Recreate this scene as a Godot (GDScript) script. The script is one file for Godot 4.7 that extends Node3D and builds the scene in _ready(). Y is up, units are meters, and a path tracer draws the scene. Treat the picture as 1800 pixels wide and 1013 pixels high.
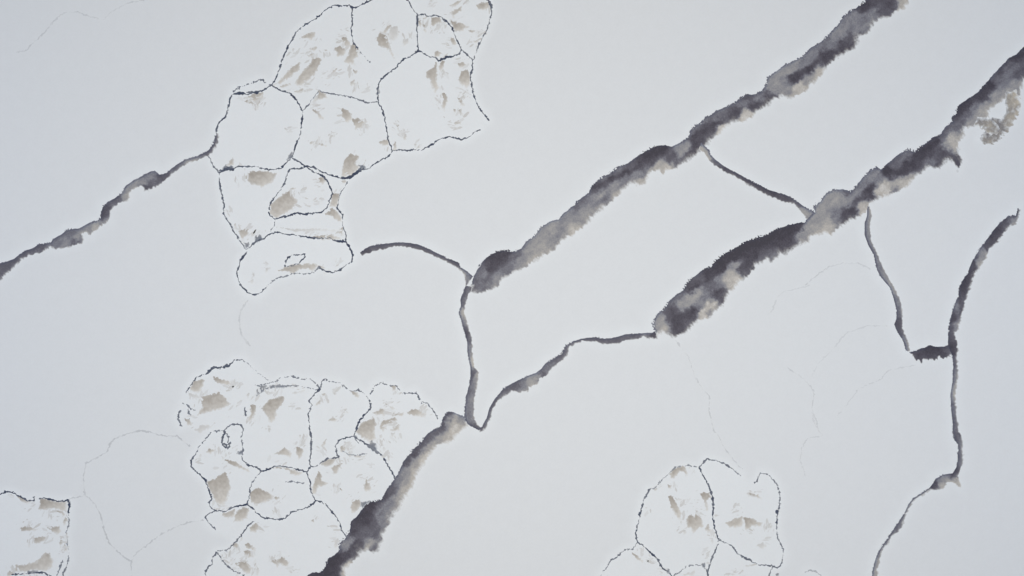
extends Node3D
# A close-up of one polished white quartz slab, lying face up. 1 unit of the drawings below = 1 mm on the slab;
# (0, 0) is the upper left corner of the view, (1800, 1013) the lower right one.

const W := 1800.0
const H := 1013.0
const TOP := 0.0205          # height of the slab's face
const LIT := 0.95            # displayed brightness of an albedo of 1, roughly
const X0 := -300.0           # the slab reaches past the view on every side
const X1 := 2100.0
const Y0 := -195.0
const Y1 := 1208.0
const STEP := 4.0            # raster of the whiteness field
const G := 1.0               # raster of the inlays

var slab: Node3D
var fw: int
var fh: int
var white := PackedFloat32Array()
var fine := FastNoiseLite.new()
var mid := FastNoiseLite.new()
var broad := FastNoiseLite.new()
var streak := FastNoiseLite.new()
var grit := FastNoiseLite.new()
var inlay_mat: StandardMaterial3D
var slab_mat: StandardMaterial3D
var layer := 0
var cells: Array = []         # [polygon, node]
var cracks: Array = []        # [points, radius, strength, gap]
var pal_t := [0.0, 0.12, 0.3, 0.45, 0.6, 0.72, 0.85, 1.0]
var pal_c := [Color8(68, 65, 73), Color8(83, 80, 88), Color8(101, 99, 107), Color8(126, 126, 133), Color8(152, 150, 150), Color8(176, 171, 165), Color8(201, 198, 194), Color8(214, 216, 218)]
var pal: Array[Color] = []

func _ready():
	camera_and_light()
	set_up()
	var floor_mesh := BoxMesh.new()
	floor_mesh.size = Vector3(9, 0.1, 9)
	var fl := MeshInstance3D.new()
	fl.name = "floor"
	fl.mesh = floor_mesh
	fl.position.y = -0.05
	var fm := StandardMaterial3D.new()
	fm.albedo_color = Color(0.42, 0.42, 0.41)
	fm.roughness = 0.9
	fl.material_override = fm
	fl.set_meta("kind", "structure")
	add_child(fl, true)
	slab = Node3D.new()
	slab.name = "quartz_slab"
	slab.set_meta("label", "polished white quartz slab with ragged charcoal grey veins and crackled beige-flecked patches")
	slab.set_meta("category", "stone slab")
	slab.set_meta("kind", "thing")
	add_child(slab, true)
	list_cracks()
	list_cells()
	whiteness()
	slab_body()
	build_cells()
	veins()
	for c in cracks:
		build_crack(c)
	hairlines()
	flecks()
	speckling()

func camera_and_light():
	var cam := Camera3D.new()
	cam.name = "camera"
	cam.fov = 30.0
	cam.near = 0.05
	cam.far = 60.0
	cam.position = Vector3(0, TOP + H / 2000.0 / tan(deg_to_rad(15.0)), 0)
	cam.rotation_degrees = Vector3(-90, 0, 0)
	add_child(cam, true)
	cam.current = true
	var e := Environment.new()
	e.background_mode = Environment.BG_COLOR
	e.background_color = Color(0.05, 0.055, 0.065)
	e.tonemap_mode = Environment.TONE_MAPPER_LINEAR
	e.tonemap_exposure = 1.0
	e.sdfgi_enabled = true
	e.ssao_enabled = true
	e.ssil_enabled = true
	var we := WorldEnvironment.new()
	we.name = "environment"
	we.environment = e
	add_child(we, true)
	# the soft box over the middle, and a cool one on either side
	lamp(Vector3(0.02, 2.75, 0.05), Vector3(-90, 0, 0), Vector2(0.9, 0.6), 6.6, Color(0.997, 0.981, 0.945))
	lamp(Vector3(-2.3, 1.7, 0), Vector3(-50, -90, 0), Vector2(0.8, 1.4), 1.62, Color(0.72, 0.83, 1.0))
	lamp(Vector3(2.3, 1.7, 0), Vector3(-50, 90, 0), Vector2(0.8, 1.4), 1.62, Color(0.72, 0.83, 1.0))

func lamp(at: Vector3, turn: Vector3, size: Vector2, energy: float, tint: Color):
	var l := AreaLight3D.new()
	l.name = "soft_box"
	l.position = at
	l.rotation_degrees = turn
	l.area_size = size
	l.light_energy = energy
	l.light_color = tint
	l.area_range = 12.0
	l.area_attenuation = 2.0
	l.shadow_enabled = true
	add_child(l, true)

func set_up():
	for p in [[fine, 11, 0.30, 2], [mid, 23, 0.075, 3], [broad, 37, 0.022, 3], [streak, 51, 0.05, 3], [grit, 67, 0.19, 4]]:
		var n: FastNoiseLite = p[0]
		n.seed = p[1]
		n.noise_type = FastNoiseLite.TYPE_SIMPLEX_SMOOTH
		n.frequency = p[2]
		n.fractal_octaves = p[3]
	for c in pal_c:
		pal.append(stone(c))
	inlay_mat = StandardMaterial3D.new()
	inlay_mat.vertex_color_use_as_albedo = true
	inlay_mat.roughness = 0.6
	inlay_mat.metallic_specular = 0.2
	fw = int((X1 - X0) / STEP) + 1
	fh = int((Y1 - Y0) / STEP) + 1

func stone(c: Color) -> Color:          # the albedo that shows as c under this light
	var l := c.srgb_to_linear()
	return Color(l.r / LIT, l.g / LIT, l.b / LIT)

func tone(t: float) -> Color:
	t = clampf(t, 0.0, 1.0)
	for i in range(1, pal_t.size()):
		if t <= pal_t[i]:
			return pal[i - 1].lerp(pal[i], (t - pal_t[i - 1]) / (pal_t[i] - pal_t[i - 1]))
	return pal[-1]

func points(a: Array, ox := 0.0, oy := 0.0, k := 1.0) -> PackedVector2Array:
	var r := PackedVector2Array()
	for i in range(0, a.size() - 1, 2):
		r.append(Vector2(ox + a[i] * k, oy + a[i + 1] * k))
	return r

func place(p: Vector2, y := 0.0) -> Vector3:
	return Vector3((p.x - W / 2) / 1000.0, y, (p.y - H / 2) / 1000.0)

# ---------------------------------------------------------------- the body of the slab

func stamp(line: PackedVector2Array, sigma: float, amount: float):
	var reach := sigma * 2.4
	for i in line.size() - 1:
		var a := line[i]
		var b := line[i + 1]
		var ia := maxi(0, int((minf(a.x, b.x) - reach - X0) / STEP))
		var ib := mini(fw - 1, int((maxf(a.x, b.x) + reach - X0) / STEP))
		var ja := maxi(0, int((minf(a.y, b.y) - reach - Y0) / STEP))
		var jb := mini(fh - 1, int((maxf(a.y, b.y) + reach - Y0) / STEP))
		for j in range(ja, jb + 1):
			for k in range(ia, ib + 1):
				var p := Vector2(X0 + k * STEP, Y0 + j * STEP)
				var d := p.distance_to(Geometry2D.get_closest_point_to_segment(p, a, b))
				var v := amount * exp(-d * d / (sigma * sigma))
				if v > white[j * fw + k]:
					white[j * fw + k] = v

func whiteness():           # 0 in the plain pale grey stone, 1 in the bleached stone along the cracks
	white.resize(fw * fh)
	white.fill(0.0)
	for c in cracks:
		stamp(c[0], 9.0, 0.68 * c[2])
	for c in cells:
		var poly: PackedVector2Array = c[0]
		var lo := poly[0]
		var hi := poly[0]
		for p in poly:
			lo = lo.min(p)
			hi = hi.max(p)
		for j in range(maxi(0, int((lo.y - Y0) / STEP)), mini(fh - 1, int((hi.y - Y0) / STEP)) + 1):
			for k in range(maxi(0, int((lo.x - X0) / STEP)), mini(fw - 1, int((hi.x - X0) / STEP)) + 1):
				if Geometry2D.is_point_in_polygon(Vector2(X0 + k * STEP, Y0 + j * STEP), poly):
					white[j * fw + k] = maxf(white[j * fw + k], 0.4)
	for v in vein_list():
		stamp(v[1], 12.0, 0.45)
		stamp(v[2], 10.0, 0.3)
	for pass_no in 2:        # soften
		var old := white.duplicate()
		for j in range(1, fh - 1):
			for k in range(1, fw - 1):
				var o := j * fw + k
				white[o] = old[o] * 0.4 + (old[o - 1] + old[o + 1] + old[o - fw] + old[o + fw]) * 0.15

func whiteness_at(x: float, y: float) -> float:
	var u := clampf((x - X0) / STEP, 0.0, fw - 1.001)
	var v := clampf((y - Y0) / STEP, 0.0, fh - 1.001)
	var i := int(u)
	var j := int(v)
	u -= i
	v -= j
	var o := j * fw + i
	return lerpf(lerpf(white[o], white[o + 1], u), lerpf(white[o + fw], white[o + fw + 1], u), v)

var plain: Color
var bleached: Color

func slab_colour(x: float, y: float) -> Color:
	var w := whiteness_at(x, y)
	return plain.lerp(bleached, w)

func slab_body():
	plain = stone(Color8(213, 215, 217))
	bleached = stone(Color8(225, 228, 230))
	var tw := 1200
	var th := int(tw * (Y1 - Y0) / (X1 - X0))
	var img := Image.create(tw, th, false, Image.FORMAT_RGB8)
	for j in th:
		var y := Y0 + (j + 0.5) / th * (Y1 - Y0)
		for i in tw:
			var x := X0 + (i + 0.5) / tw * (X1 - X0)
			var c := slab_colour(x, y)
			var n := 1.0 + 0.020 * fine.get_noise_2d(x * 1.7, y * 1.7) + 0.010 * mid.get_noise_2d(x * 0.5, y * 0.5)
			img.set_pixel(i, j, Color(c.r * n, c.g * n, c.b * n).linear_to_srgb())
	img.generate_mipmaps()
	slab_mat = StandardMaterial3D.new()
	slab_mat.albedo_texture = ImageTexture.create_from_image(img)
	slab_mat.roughness = 0.6
	slab_mat.metallic_specular = 0.2
	var st := SurfaceTool.new()
	st.begin(Mesh.PRIMITIVE_TRIANGLES)
	st.set_smooth_group(-1)
	# profile from the face outwards and down: a small round on the arris
	var rim := [[4.0, 0.0], [1.8, -0.0006], [0.5, -0.0018], [0.0, -0.004], [0.0, -0.018], [1.5, -0.0195]]
	for k in rim.size() - 1:
		for s in 4:
			var a := corner(s, rim[k][0], rim[k][1])
			var b := corner(s + 1, rim[k][0], rim[k][1])
			var c := corner(s + 1, rim[k + 1][0], rim[k + 1][1])
			var d := corner(s, rim[k + 1][0], rim[k + 1][1])
			quad(st, d, c, b, a)
	quad(st, corner(0, 4, 0), corner(1, 4, 0), corner(2, 4, 0), corner(3, 4, 0))
	quad(st, corner(3, 1.5, -0.0195), corner(2, 1.5, -0.0195), corner(1, 1.5, -0.0195), corner(0, 1.5, -0.0195))
	st.generate_normals()
	var m := MeshInstance3D.new()
	m.name = "slab_body"
	m.mesh = st.commit()
	m.material_override = slab_mat
	m.position.y = TOP
	slab.add_child(m, true)

func corner(s: int, inset: float, y: float) -> Vector3:
	var p: Vector2 = [Vector2(X0 + inset, Y0 + inset), Vector2(X1 - inset, Y0 + inset), Vector2(X1 - inset, Y1 - inset), Vector2(X0 + inset, Y1 - inset)][s % 4]
	return place(p, y)

func slab_uv(v: Vector3) -> Vector2:
	return Vector2((v.x * 1000.0 + W / 2 - X0) / (X1 - X0), (v.z * 1000.0 + H / 2 - Y0) / (Y1 - Y0))

func quad(st: SurfaceTool, a: Vector3, b: Vector3, c: Vector3, d: Vector3):
	for v in [a, b, c, a, c, d]:
		st.set_uv(slab_uv(v))
		st.add_vertex(v)

# ---------------------------------------------------------------- inlays: a field on a grid, meshed by marching squares

class Grid:
	var x: float
	var y: float
	var w: int
	var h: int
	var f := PackedFloat32Array()
	var up := PackedFloat32Array()
	var low := PackedFloat32Array()
	var col := PackedColorArray()

func grid_round(pts: PackedVector2Array, margin: float) -> Grid:
	var lo := pts[0]
	var hi := pts[0]
	for p in pts:
		lo = lo.min(p)
		hi = hi.max(p)
	var g := Grid.new()
	g.x = maxf(floorf(lo.x - margin), X0 + 5)
	g.y = maxf(floorf(lo.y - margin), Y0 + 5)
	g.w = int((minf(hi.x + margin, X1 - 5) - g.x) / G) + 2
	g.h = int((minf(hi.y + margin, Y1 - 5) - g.y) / G) + 2
	g.f.resize(g.w * g.h)
	g.f.fill(-99.0)
	g.col.resize(g.w * g.h)
	return g

func near_line(g: Grid, out: PackedFloat32Array, line: PackedVector2Array, reach: float) -> PackedFloat32Array:
	out.resize(g.w * g.h)
	out.fill(reach)
	for i in line.size() - 1:
		var a := line[i]
		var b := line[i + 1]
		var d := b - a
		var dd := maxf(d.length_squared(), 0.0001)
		for j in range(maxi(0, int((minf(a.y, b.y) - reach - g.y) / G)), mini(g.h - 1, int((maxf(a.y, b.y) + reach - g.y) / G)) + 1):
			var py := g.y + j * G - a.y
			for k in range(maxi(0, int((minf(a.x, b.x) - reach - g.x) / G)), mini(g.w - 1, int((maxf(a.x, b.x) + reach - g.x) / G)) + 1):
				var px := g.x + k * G - a.x
				var t := clampf((px * d.x + py * d.y) / dd, 0.0, 1.0)
				var ex := px - d.x * t
				var ey := py - d.y * t
				var q := sqrt(ex * ex + ey * ey)
				if q < out[j * g.w + k]:
					out[j * g.w + k] = q
	return out

func inside_rows(g: Grid, poly: PackedVector2Array) -> PackedByteArray:
	var r := PackedByteArray()
	r.resize(g.w * g.h)
	for j in g.h:
		var y := g.y + j * G + 0.0013
		var xs: Array[float] = []
		for i in poly.size():
			var a := poly[i]
			var b := poly[(i + 1) % poly.size()]
			if (a.y <= y) != (b.y <= y):
				xs.append(a.x + (b.x - a.x) * (y - a.y) / (b.y - a.y))
		xs.sort()
		for i in range(0, xs.size() - 1, 2):
			for k in range(maxi(0, int(ceil((xs[i] - g.x) / G))), mini(g.w - 1, int((xs[i + 1] - g.x) / G)) + 1):
				r[j * g.w + k] = 1
	return r

func mesh_of(g: Grid, depth: float) -> ArrayMesh:
	var vs := PackedVector3Array()
	var cs := PackedColorArray()
	var ix := PackedInt32Array()
	var n := g.w * g.h
	var ids := PackedInt32Array()
	ids.resize(n * 3)
	ids.fill(-1)
	var w := g.w
	var f := g.f
	for j in g.h - 1:
		for i in w - 1:
			var o := j * w + i
			var a := f[o] > 0.0
			var b := f[o + 1] > 0.0
			var c := f[o + w + 1] > 0.0
			var d := f[o + w] > 0.0
			if not (a or b or c or d):
				continue
			var cor := [o, o + 1, o + w + 1, o + w]
			var poly: Array[int] = []
			var outs: Array[int] = []
			var ins: Array[int] = []
			for q in 4:
				var p0: int = cor[q]
				var p1: int = cor[(q + 1) % 4]
				var s0 := f[p0] > 0.0
				var s1 := f[p1] > 0.0
				if s0:
					if ids[p0] < 0:
						ids[p0] = vs.size()
						vs.append(place(Vector2(g.x + (p0 % w) * G, g.y + (p0 / w) * G)))
						cs.append(g.col[p0])
					poly.append(ids[p0])
				if s0 != s1:
					var m0 := mini(p0, p1)
					var m1 := maxi(p0, p1)
					var key := n + m0 if m1 == m0 + 1 else n * 2 + m0
					if ids[key] < 0:
						ids[key] = vs.size()
						var t := clampf(f[m0] / (f[m0] - f[m1]), 0.02, 0.98)
						var q0 := Vector2(g.x + (m0 % w) * G, g.y + (m0 / w) * G)
						var q1 := Vector2(g.x + (m1 % w) * G, g.y + (m1 / w) * G)
						vs.append(place(q0.lerp(q1, t)))
						cs.append(g.col[m0].lerp(g.col[m1], t))
					poly.append(ids[key])
					if s0:
						outs.append(ids[key])
					else:
						ins.append(ids[key])
			for q in range(1, poly.size() - 1):
				ix.append_array([poly[0], poly[q], poly[q + 1]])
			if depth > 0.0 and outs.size() == 1:
				var e0 := vs.size()
				vs.append(vs[outs[0]] - Vector3(0, depth, 0))
				vs.append(vs[ins[0]] - Vector3(0, depth, 0))
				cs.append(cs[outs[0]])
				cs.append(cs[ins[0]])
				ix.append_array([outs[0], e0, e0 + 1, outs[0], e0 + 1, ins[0]])
	if ix.is_empty():
		return null
	var ns := PackedVector3Array()
	ns.resize(vs.size())
	ns.fill(Vector3.UP)
	var arr := []
	arr.resize(Mesh.ARRAY_MAX)
	arr[Mesh.ARRAY_VERTEX] = vs
	arr[Mesh.ARRAY_NORMAL] = ns
	arr[Mesh.ARRAY_COLOR] = cs
	arr[Mesh.ARRAY_INDEX] = ix
	var m := ArrayMesh.new()
	m.add_surface_from_arrays(Mesh.PRIMITIVE_TRIANGLES, arr)
	return m

func set_in(called: String, m: ArrayMesh, height: float, parent: Node3D, label := "") -> MeshInstance3D:
	if m == null:
		return null
	var o := MeshInstance3D.new()
	o.name = called
	o.mesh = m
	o.material_override = inlay_mat
	parent.add_child(o, true)
	layer += 1
	o.position.y = (TOP if parent == slab else 0.0) + (height * 0.25 + (layer % 25) * 0.002) / 1000.0
	if label:
		o.set_meta("label", label)
	return o

# ---------------------------------------------------------------- veins

func vein(spec: Array):
	# [label, upper edge, lower edge, tones (x, y, tone), raggedness, softness of the lower side, direction in degrees]
	var upper: PackedVector2Array = spec[1]
	var lower: PackedVector2Array = spec[2]
	var tones: Array = spec[3]
	var rag: float = spec[4]
	var soft: float = spec[5]
	var turn := Vector2.from_angle(deg_to_rad(spec[6]))
	var poly := upper.duplicate()
	var back := lower.duplicate()
	back.reverse()
	poly.append_array(back)
	var g := grid_round(poly, 9.0)
	g.up = near_line(g, g.up, upper, 40.0)
	g.low = near_line(g, g.low, lower, 40.0)
	# ends of the band
	var ends := near_line(g, PackedFloat32Array(), PackedVector2Array([upper[0], lower[0]]), 40.0)
	var ends2 := near_line(g, PackedFloat32Array(), PackedVector2Array([upper[-1], lower[-1]]), 40.0)
	var inn := inside_rows(g, poly)
	# tones on a coarse raster, looked up with a warp
	var cw := int(g.w * G / 4.0) + 3
	var ch := int(g.h * G / 4.0) + 3
	var coarse := PackedFloat32Array()
	coarse.resize(cw * ch)
	for j in ch:
		for i in cw:
			var x := g.x + i * 4.0
			var y := g.y + j * 4.0
			var gi := mini(g.w - 1, int((x - g.x) / G))
			var gj := mini(g.h - 1, int((y - g.y) / G))
			var o := gj * g.w + gi
			if g.up[o] >= 39.0 and g.low[o] >= 39.0:
				continue
			var sum := 0.0
			var wt := 0.0
			for k in range(0, tones.size(), 3):
				var dx: float = x - tones[k]
				var dy: float = y - tones[k + 1]
				var da := (dx * turn.x + dy * turn.y) * 0.85
				var dc := (dy * turn.x - dx * turn.y) * 1.15
				var q := (da * da + dc * dc) / 90.0 + 0.10
				var wgt := 1.0 / (q * q * sqrt(q))
				sum += wgt * tones[k + 2]
				wt += wgt
			coarse[j * cw + i] = sum / wt
	for j in g.h:
		for i in g.w:
			var o := j * g.w + i
			if g.up[o] >= 39.9 and g.low[o] >= 39.9 and inn[o] == 0:
				continue
			var du := g.up[o]
			var dl := g.low[o]
			var de := minf(ends[o], ends2[o])
			var d := minf(minf(du, dl), de)
			if inn[o] == 0 and d > 8.5:
				continue
			var x := g.x + i * G
			var y := g.y + j * G
			var nf := fine.get_noise_2d(x, y)
			var nm := mid.get_noise_2d(x, y)
			var nb := broad.get_noise_2d(x, y)
			var sgn := 1.0 if inn[o] == 1 else -1.0
			var is_up := du <= dl
			var f := sgn * d
			var along := x * turn.x + y * turn.y
			var across := y * turn.x - x * turn.y
			var crumb := clampf(0.55 + nb * 1.6, 0.15, 1.3)
			if is_up:
				f += rag * (grit.get_noise_2d(x * 1.5, y * 1.5) * (5.5 if rag < 1.18 else 2.0) * crumb + nm * 1.0)
			else:
				f += rag * (grit.get_noise_2d(x + 400, y) * 3.2 * crumb + nm * 2.2 + streak.get_noise_2d(along * 2.2, across * 0.7) * 4.0) + soft * 0.16
			g.f[o] = f
			# colour
			var wx := x + 6.5 * mid.get_noise_2d(x * 0.55 + 300, y * 0.55) + 2.6 * mid.get_noise_2d(x * 1.9, y * 1.9 + 90)
			var wy := y + 6.5 * mid.get_noise_2d(x * 0.55, y * 0.55 + 500) + 2.6 * mid.get_noise_2d(x * 1.9 + 70, y * 1.9)
			var u := clampf((wx - g.x) / 4.0, 0.0, cw - 1.01)
			var v := clampf((wy - g.y) / 4.0, 0.0, ch - 1.01)
			var ci := int(u)
			var cj := int(v)
			u -= ci
			v -= cj
			var co := cj * cw + ci
			var t := lerpf(lerpf(coarse[co], coarse[co + 1], u), lerpf(coarse[co + cw], coarse[co + cw + 1], u), v)
			t += lerpf(0.03, 0.09, clampf(t * 2.5, 0.0, 1.0)) * streak.get_noise_2d(along * 0.5, across * 1.6) + 0.07 * nm + 0.07 * nf + 0.07 * grit.get_noise_2d(x * 1.6, y * 1.6 + 50) + 0.16 * (clampf(du / (du + dl + 0.01), 0.0, 1.0) - 0.5)
			if t > 0.5:
				t = 0.5 + (t - 0.5) * 0.8
			var inner := maxf(f, 0.0)
			if is_up:
				var rim := clampf(1.0 - inner / (3.2 + 2.0 * nm), 0.0, 1.0) * clampf(1.0 + nb * 1.2, 0.0, 1.0)
				t = lerpf(t, minf(t, 0.22), rim)
			var c := tone(t)
			if rag > 1.18:
				var thin := clampf(1.0 - inner / 6.0, 0.0, 1.0)
				c = Color(c.r * 1.05, c.g, c.b * 0.9)
				c = c.lerp(slab_colour(x, y), clampf(-0.05 + thin * 0.75 + 0.7 * mid.get_noise_2d(x * 1.2, y * 1.2) + 0.12 * grit.get_noise_2d(x, y), 0.0, 0.97))
			elif is_up:
				var blue := clampf(1.0 - inner / 5.0, 0.0, 1.0)
				c = Color(c.r * (1.0 - 0.10 * blue), c.g * (1.0 - 0.02 * blue), c.b * (1.0 + 0.10 * blue))
			else:
				var reach := soft * clampf(0.95 + nb * 1.1 + nm * 0.7, 0.3, 2.0)
				var warm := clampf(1.0 - inner / reach, 0.0, 1.0)
				c = c.lerp(tone(lerpf(maxf(t, 0.42), 0.72, 0.6)), warm * 0.8)
				c = Color(c.r * (1.0 + 0.03 * warm), c.g, c.b * (1.0 - 0.05 * warm))
				var fade := clampf(1.0 - inner / (reach * 0.6), 0.0, 1.0)
				c = c.lerp(slab_colour(x, y), fade * 0.97)
			g.col[o] = c
	set_in("vein", mesh_of(g, 0.008), 0.6, slab, spec[0])

var vein_cache: Array = []

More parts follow.
